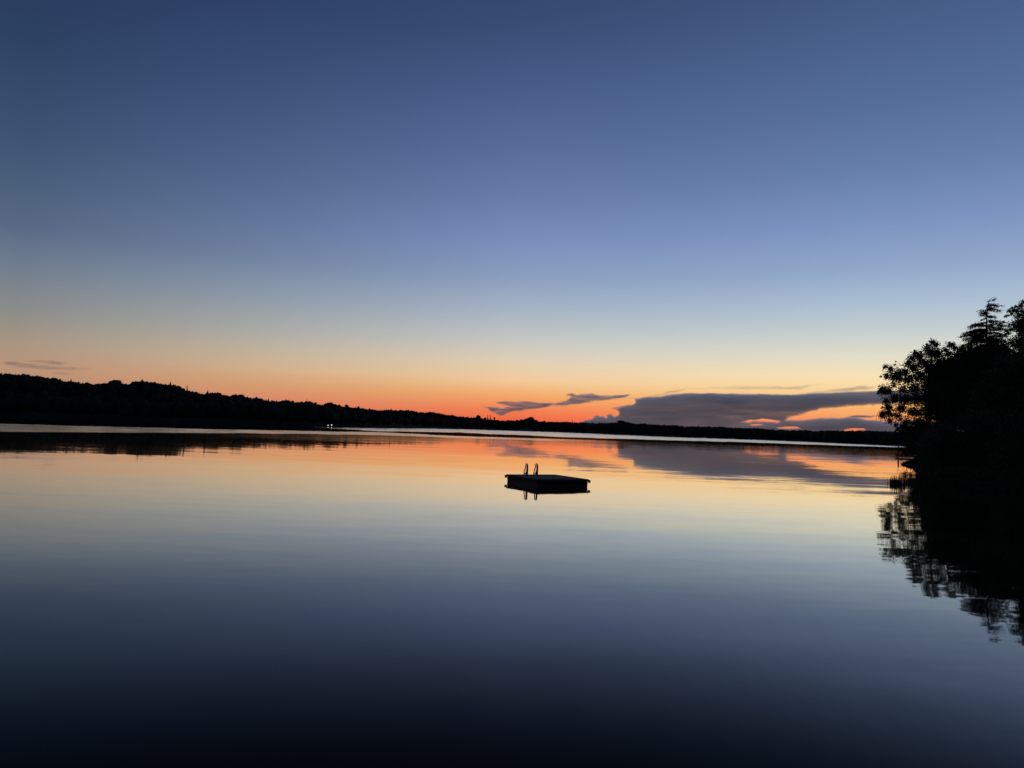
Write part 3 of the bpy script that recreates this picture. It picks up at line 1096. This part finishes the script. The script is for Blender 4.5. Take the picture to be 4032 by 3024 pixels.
# T1: broadleaf tree leaning out over the water
D1 = 90.0
edge = [(150, 838, 22, .7), (135, 855, 16, .8), (205, 868, 36, .8), (160, 935, 26, .8), (100, 950, 12, .7), (150, 965, 18, .6), (232, 955, 46, .8), (290, 905, 40, .7), (120, 1080, 36, .9),
        (90, 1105, 22, .9), (175, 1105, 42, .9), (70, 1132, 12, .9), (130, 1120, 26, 1), (160, 1215, 34, .9), (180, 1280, 42, .9), (118, 1365, 40, 1), (180, 1350, 46, .9), (195, 1430, 28, .9),
        (110, 1290, 12, .6), (262, 1380, 44, .6), (320, 1300, 50, .9), (265, 1470, 26, .6), (310, 1400, 30, .6), (285, 1520, 26, .6), (345, 1490, 42, .9), (262, 785, 9, .6), (250, 820, 14, .5),
        (470, 672, 17, .9), (480, 700, 26, .9), (448, 745, 38, .9), (400, 800, 36, .9), (520, 722, 44, .9), (600, 640, 36, .8), (606, 600, 18, .6), (660, 575, 30, .8),
        (700, 600, 32, .9), (640, 690, 56, .9), (560, 800, 76, .9), (455, 850, 66, .9), (360, 900, 44, .8), (300, 965, 52, .7), (400, 980, 64, .8), (520, 950, 86, .9), (240, 1040, 36, .6),
        (625, 860, 86, .9), (720, 705, 52, .9), (800, 655, 26, .8), (850, 605, 30, .8), (880, 600, 24, .9), (905, 640, 32, .8), (965, 650, 30, .8), (835, 700, 44, .7), (925, 715, 30, .7),
        (760, 800, 90, 1), (700, 960, 84, .8), (600, 1050, 84, .8), (460, 1080, 74, .8), (340, 1090, 46, .7), (255, 1180, 52, .8), (375, 1200, 74, .9), (500, 1200, 84, .9), (650, 1190, 90, .9),
        (430, 1330, 46, .7), (385, 1440, 46, .7), (480, 1340, 50, .8), (500, 1450, 60, .9), (430, 1530, 66, 1), (600, 1350, 90, 1), (560, 1500, 80, 1), (340, 1555, 40, .9),
        (840, 900, 90, .9), (820, 1090, 90, .9), (880, 780, 70, 1)]
cl1 = [gclump(x, y, r_ * (1.22 if 20 < r_ < 60 else 1.0), D1 + random.uniform(-2.2, 2.2), w * (1.0 if r_ < 50 else 1.15)) for x, y, r_, w in edge]
b1 = at(3735, 1790, D1 + 1)
broadleaf('overhanging_tree', 'ragged broadleaf tree leaning out over the water, sky showing through its left side',
          (b1.x, b1.y, 0.9), [(b1.x, b1.y, 0.5), at(3725, 1700, D1), at(3700, 1600, D1), at(3670, 1500, D1), at(3668, 1420, D1), at(3672, 1370, D1)], cl1,
          0.21, 2.1, 11, lean_limb=10)


# T2: conifer with bent leader and level, drooping boughs
D2_ = 86.0
ctop = [Z2(1355, 78), Z2(1320, 88), Z2(1290, 105), Z2(1272, 130), Z2(1263, 170), Z2(1256, 230), Z2(1252, 320), Z2(1250, 430), Z2(1252, 560), Z2(1256, 800), Z2(1262, 1200), Z2(1266, 1700)]
cpts = [at(px, py, D2_) for px, py in reversed(ctop)]
cb = cpts[0]
con = empty('tall_conifer', (cb.x, cb.y, 1.2), 'tall conifer with a bent whip-like tip rising above the grove on the right bank', 'tree')
CB = Vector((cb.x, cb.y, 1.2))
MB().tube([p - CB for p in cpts], [0.22, 0.2, 0.17, 0.12, 0.09, 0.075, 0.055, 0.045, 0.03, 0.022, 0.015, 0.008], 7).build('trunk', M_BARK, con, True)
boughs = [  # start y, end (x, y), thickness weight   (enlargement coordinates)
    (100, (1335, 118), .5), (112, (1300, 126), .4), (150, (1345, 165), .9), (165, (1388, 182), .9), (175, (1300, 200), .9), (205, (1395, 225), .7), (215, (1370, 238), .8),
    (235, (1205, 235), .7), (230, (1165, 228), .35), (255, (1195, 268), .9), (262, (1188, 292), .9), (270, (1215, 250), .9), (290, (1345, 305), .6), (300, (1300, 300), .5),
    (310, (1195, 335), .4), (330, (1340, 345), .9), (345, (1380, 372), 1), (350, (1450, 360), .6), (355, (1115, 380), .8), (365, (1070, 420), .9), (380, (1480, 395), .9),
    (390, (1055, 400), .5), (400, (1150, 400), 1), (420, (1410, 420), 1), (430, (1100, 470), 1), (440, (985, 485), .7), (450, (1500, 440), 1), (460, (1010, 500), 1),
    (470, (1370, 470), 1), (480, (975, 515), .8), (490, (1160, 495), 1), (500, (1080, 520), 1), (520, (1020, 560), 1.1), (530, (1480, 500), 1), (540, (1130, 560), 1), (560, (1000, 600), 1.2),
    (560, (1430, 560), 1.2), (600, (1050, 640), 1.3), (600, (1450, 620), 1.3), (640, (980, 700), 1.3), (650, (1400, 700), 1.3), (700, (1050, 760), 1.3), (720, (1450, 780), 1.3),
    (455, (1060, 455), 1), (475, (1110, 500), 1.1), (480, (1450, 490), 1.1), (500, (1000, 540), 1.1), (505, (1420, 520), 1.1), (515, (1080, 560), 1.2), (440, (1120, 440), .9),
    (425, (1330, 440), .9), (520, (1340, 540), 1.1), (400, (1290, 395), .8), (540, (1180, 560), 1.1), (800, (1000, 860), 1.3), (820, (1500, 880), 1.3), (900, (1020, 980), 1.3), (920, (1480, 1000), 1.3)]
r2 = random.Random(5)
lc = []
cys = [c[1] for c in ctop]


def con_axis(zy):
    px, py = 0, 1140 + zy * 0.3617
    ys = [p[1] for p in ctop]
    xs = [p[0] for p in ctop]
    return float(np.interp(py, ys, xs)), py


tuf = MB()
for zy, (ex, ey), w in boughs:
    sx, sy = con_axis(zy)
    dz = r2.uniform(-1.6, 1.6) * min(1, zy / 400)
    a = at(sx, sy, D2_)
    px, py = Z2(ex, ey)
    e = at(px, py, D2_ + dz)
    pts = curve_pts(a, e, 0.06 * (e - a).length)
    MB().tube([p - CB for p in pts], [max(0.006, 0.028 * (1 - 0.8 * i / 6)) for i in range(7)], 4, False).build('bough', M_BARK, con)
    L = (e - a).length
    steps = max(4, int(L / 0.16))
    for k in range(steps):
        t = 0.12 + 0.9 * (k + r2.random()) / steps
        i = min(5, int(t * 6))
        p = pts[min(i, 5)].lerp(pts[min(i + 1, 6)], t * 6 - i) - CB
        w_ = w * (0.55 if zy < 150 else 1)
        spread = 0.06 + 0.26 * w_ * (0.4 + 0.9 * math.sin(min(t, 1) * 2.6))
        lc.append(((p.x + r2.gauss(0, .05), p.y + r2.gauss(0, 0.2), p.z - 0.05 * w - 0.03), (spread * 1.2, 0.35, 0.04 + 0.14 * w_), int(34 * w_) + 5))
V, Fc = leaf_cloud(lc, 0.16, 9, 0.5, 0.35)
link('needles', mesh('needles', V, Fc), M_NEEDLE, con)


# the closed mass of the grove: several broadleaf trees one behind another
def crown_fill(outline, depth, spread, n, rpx, seed, weight=1.0):
    """clumps spread through the volume under an outline (enlargement coordinates)"""
    r = random.Random(seed)
    xs = [p[0] for p in outline]
    x0, x1 = min(xs), max(xs)
    y0, y1 = min(p[1] for p in outline), max(p[1] for p in outline)
    P = []
    while len(P) < n:
        x, y = r.uniform(x0, x1), r.uniform(y0, y1)
        if poly_sd(outline, np.array([x]), np.array([y]))[0] > rpx * 0.55:
            P.append(gclump(x, y, rpx * r.uniform(0.7, 1.25), depth + r.uniform(-spread, spread), weight))
    return P


def grove_tree(label, base_zx, depth, outline, n, rpx, seed, edge_clumps=(), name='broadleaf_tree', leaf=0.22, density=1.0, gz_=1.5, trunk_r=0.26, spread=2.6):
    cl = crown_fill(outline, depth, spread, n, rpx, seed)
    cl += [gclump(x, y, r_, depth + random.uniform(-1, 1), w) for x, y, r_, w in edge_clumps]
    topx, topy = min(outline, key=lambda p: p[1])
    px, _ = Z2(base_zx, 0)
    b = at(px, 1800, depth)
    tr = [(b.x, b.y, gz_ - 0.6)]
    for k in range(1, 6):
        t = k / 5
        q = Z2(base_zx + (topx - base_zx) * t * 0.8, 1500 - (1500 - topy - 60) * t)
        tr.append(tuple(at(q[0], q[1], depth)))
    return broadleaf(name, label, (b.x, b.y, gz_), tr, cl, leaf, density, seed, lean_limb=7, trunk_r=trunk_r)


grove_tree('dense dark tree filling the grove directly below the bent conifer', 1180, 96.0,
           [(850, 1500), (780, 1100), (800, 850), (900, 740), (985, 660), (1040, 600), (1180, 575), (1300, 560), (1420, 570), (1500, 620), (1560, 900), (1560, 1500)], 150, 95, 31,
           density=1.1, leaf=0.26, edge_clumps=[(1000, 640, 40, 1), (1060, 610, 40, 1), (1130, 580, 36, 1), (1210, 570, 36, 1), (1290, 565, 36, 1), (1350, 575, 44, 1)])
grove_tree('tall leafy tree right of the bent conifer and nearly as high, cut by the frame', 1780, 82.0,
           [(1480, 1400), (1450, 900), (1480, 560), (1520, 470), (1580, 380), (1620, 300), (1680, 180), (1850, 60), (2150, 40), (2350, 300), (2400, 1400)], 230, 85, 32,
           density=1.05, leaf=0.22,
           edge_clumps=[(1655, 130, 24, 1), (1640, 160, 30, 1), (1575, 190, 26, 1), (1530, 195, 18, .9), (1545, 225, 28, 1), (1500, 240, 24, .9), (1475, 285, 18, .9), (1450, 295, 14, .9),
                        (1530, 260, 30, .9), (1590, 240, 42, 1), (1630, 200, 36, 1), (1620, 280, 48, 1), (1560, 295, 24, .7), (1540, 360, 22, .8), (1590, 350, 30, .9), (1640, 360, 50, 1),
                        (1500, 385, 26, .8), (1560, 400, 30, .9), (1520, 430, 36, 1), (1600, 440, 50, 1), (1440, 350, 16, .7), (1480, 470, 40, 1), (1400, 400, 30, 1)])
grove_tree('rounded dark tree between the overhanging tree and the bent conifer', 900, 101.0,
           [(600, 1500), (560, 1150), (640, 900), (740, 800), (860, 740), (960, 720), (1100, 760), (1150, 1100), (1150, 1500)], 100, 95, 33, density=1.1, leaf=0.26)
grove_tree('low spreading tree in front of the grove, below the tall leafy one', 1500, 66.0,
           [(1050, 1950), (1020, 1500), (1080, 1200), (1200, 900), (1400, 760), (1650, 640), (1900, 600), (2200, 700), (2300, 1950)], 190, 105, 34, density=1.1, leaf=0.22, gz_=0.9)


def shrub(label, zx, depth, outline, n, rpx, seed, gz_=0.5, leaf=0.16, name='shrub', extra=()):
    cl = crown_fill(outline, depth, 1.3, n, rpx, seed)
    cl += [gclump(x, y, r_, depth + random.uniform(-0.5, 0.5), w) for x, y, r_, w in extra]
    px, _ = Z2(zx, 0)
    b = at(px, 1850, depth)
    tx, ty = min(outline, key=lambda p: p[1])
    q = Z2(tx, ty + 200)
    t = at(q[0], q[1], depth)
    mid = Vector((b.x, b.y, gz_)).lerp(t, 0.5) + Vector((0.1, 0, 0))
    return broadleaf(name, label, (b.x, b.y, gz_), [(b.x, b.y, gz_ - 0.4), tuple(mid), tuple(t)], cl, leaf, 1.1, seed, lean_limb=4, trunk_r=0.07, category='shrub')


shrub('bushy shrub crowding the tip of the point behind the pointed boulder', 520, 92.0,
      [(330, 1800), (370, 1600), (420, 1480), (620, 1400), (760, 1500), (800, 2050), (700, 2050), (520, 1960), (450, 1860)], 70, 60, 41, 0.7, leaf=0.2)
shrub('tall dark shrub on the right bank just behind the reeds', 620, 58.0,
      [(545, 2000), (520, 1700), (600, 1480), (820, 1380), (980, 1500), (1020, 2090), (600, 2080)], 80, 75, 42, 0.5)
shrub('broad dark shrub on the right bank, right of the tall one behind the reeds', 1000, 57.0,
      [(860, 2110), (840, 1600), (960, 1380), (1250, 1300), (1420, 1500), (1450, 2110)], 95, 85, 43, 0.5)
shrub('nearest dark shrub on the right bank, cut by the right edge of the view', 1560, 50.0,
      [(1300, 2160), (1280, 1650), (1420, 1380), (1750, 1300), (2050, 1500), (2100, 2180)], 100, 95, 44, 0.5)

# slim trunk standing in the shallows at the reeds, foliage closed above it
tp0 = on_plane(3623, 1916, -0.4)
tp0 = at(3621, 1908, 50.0)
r_t = empty('leaning_sapling', (tp0.x, tp0.y, -0.3), 'slim bare-stemmed sapling at the water edge right of the reeds', 'tree')
B = Vector((tp0.x, tp0.y, -0.3))
tpts = [Vector((0, 0, 0)), at(3622, 1880, 50.0) - B, at(3624, 1850, 50.0) - B, at(3632, 1800, 50.2) - B, at(3645, 1740, 50.5) - B]
MB().tube(tpts, [0.085, 0.075, 0.065, 0.05, 0.03], 8).build('trunk', M_BARK, r_t, True)
sc_ = []
for px, py, rr in [(3640, 1840, 26), (3632, 1815, 20), (3655, 1825, 28), (3645, 1790, 26), (3640, 1760, 26), (3665, 1770, 36), (3660, 1850, 22), (3680, 1830, 30), (3632, 1850, 10),
                   (3650, 1730, 28), (3680, 1720, 40)]:
    sc_.append((tuple(at(px, py, 50.4) - B), (rr / F * 50,) * 3, int(200 * (rr / 25) ** 2)))
V, Fc = leaf_cloud(sc_, 0.10, 77)
link('crown', mesh('crown', V, Fc), M_LEAF, r_t)

# pointed boulder at the tip
bp = on_plane(3561, 1828, 0.0)
v, f = ICO3
pts = v.copy()
nz = np.array([mnoise.fractal(Vector(p) * 1.3 + Vector((4, 2, 1)), 0.8, 2.0, 4) for p in pts])
pts = pts * (1 + 0.22 * nz[:, None])
pts[:, 0] *= 1.0
bw = 1.7
px3 = pts * np.array([bw, 1.3, 0.85])
px3[:, 2] *= np.interp(px3[:, 0], [-bw, -bw * 0.4, bw], [0.28, 0.75, 1.15])
bo = link('boulder', mesh('boulder', px3, f, False), M_ROCK, label='dark pointed boulder lying low in the water at the tip of the right bank', category='rock')
bo.location = (bp.x + bw * 0.98, bp.y, 0.0)
v2 = px3 * np.array([0.42, 0.6, 0.55])
bo2 = link('boulder', mesh('boulder', v2, f, False), M_ROCK, label='small rounded rock touching the water end of the pointed boulder', category='rock')
bo2.location = (bp.x + 0.30, bp.y - 0.3, 0.02)


# grass and ferns hanging over the edge of the right bank
ugx, ugy = [], []
r = np.random.default_rng(55)
cxs, cys_ = r.uniform(24, 70, 60000), r.uniform(12, 112, 60000)
sdv = lake_sd(cxs, cys_)
ok = (sdv > -0.25) & (sdv < 7)
cxs, cys_, sdv = cxs[ok][:15000], cys_[ok][:15000], sdv[ok][:15000]
zz = ground_z(cxs, cys_)
h_ = r.uniform(0.25, 0.8, len(cxs)) * (0.8 + 0.1 * sdv)
ang = r.uniform(0, 6.28, len(cxs))
base_ = np.stack([cxs, cys_, zz - 0.15], -1)
cols = []
for k in range(5):
    a_g = ang + k * 1.3
    tip = base_ + np.stack([np.cos(a_g) * h_ * 0.5, np.sin(a_g) * h_ * 0.5, h_ * r.uniform(0.5, 1.1, len(h_))], -1)
    sid = np.stack([-np.sin(a_g), np.cos(a_g), 0 * a_g], -1) * 0.05
    midp = base_ * 0.45 + tip * 0.55 + np.array([0, 0, 0.1])
    cols.append(np.stack([base_, midp + sid, tip, midp - sid], 1))
UV = np.concatenate(cols).reshape(-1, 3)
link('undergrowth', mesh('undergrowth', UV, np.arange(len(UV)).reshape(-1, 4)), M_LEAF, kind='stuff',
     label='dark grass and ferns hanging over the edge of the right bank', category='undergrowth')

# reeds
def reeds(label, places, seed):
    r = random.Random(seed)
    cx = sum(p[0] for p in places) / len(places)
    cy = sum(p[1] for p in places) / len(places)
    root = empty('reed_bed', (cx, cy, 0), label, 'reeds')
    m = MB()
    for x, y, h in places:
        for k in range(10):
            bx, by = x - cx + r.gauss(0, 0.10), y - cy + r.gauss(0, 0.18)
            hh = h * r.uniform(0.55, 1.15)
            lx, ly = r.gauss(0, 0.12) * hh, r.gauss(0, 0.12) * hh
            w = r.uniform(0.008, 0.016)
            b = len(m.v)
            a = r.uniform(0, math.pi)
            dx, dy = math.cos(a) * w, math.sin(a) * w
            m.v += [(bx - dx, by - dy, -0.3), (bx + dx, by + dy, -0.3), (bx + lx * .4 + dx, by + ly * .4 + dy, hh * .6), (bx + lx * .4 - dx, by + ly * .4 - dy, hh * .6), (bx + lx, by + ly, hh)]
            m.f += [(b, b + 1, b + 2, b + 3), (b + 3, b + 2, b + 4)]
    m.build('blades', M_REED, root, kind='stuff')
    return root


pl_ = []
for px, h in [(3508, .25), (3511, .4), (3515, .66), (3518, .62), (3522, .45), (3527, .60), (3531, .62), (3536, .40), (3541, .42), (3546, .55), (3550, .66), (3554, .62), (3559, .5), (3564, .38)]:
    q = at(px, 1905, 48.5 + random.uniform(-0.5, 0.5))
    pl_ += [(q.x, q.y, h), (q.x + random.uniform(-.05, .05), q.y + random.uniform(-.7, .7), h * 0.8)]
reeds('dense clump of short dark reeds standing in the shallows left of the sapling', pl_, 1)
pl_ = []
for px, h in [(3574, .25), (3583, .32), (3590, .28), (3598, .34), (3606, .28), (3612, .38), (3618, .3), (3634, .4), (3645, .5)]:
    q = at(px, 1905, 49.4 + random.uniform(-0.5, 0.5))
    pl_ += [(q.x, q.y, h)]
reeds('thin straggling row of low reeds between the dense clump and the right bank', pl_, 2)
print('tris', sum(len(o.data.polygons) for o in bpy.data.objects if o.type == 'MESH'))
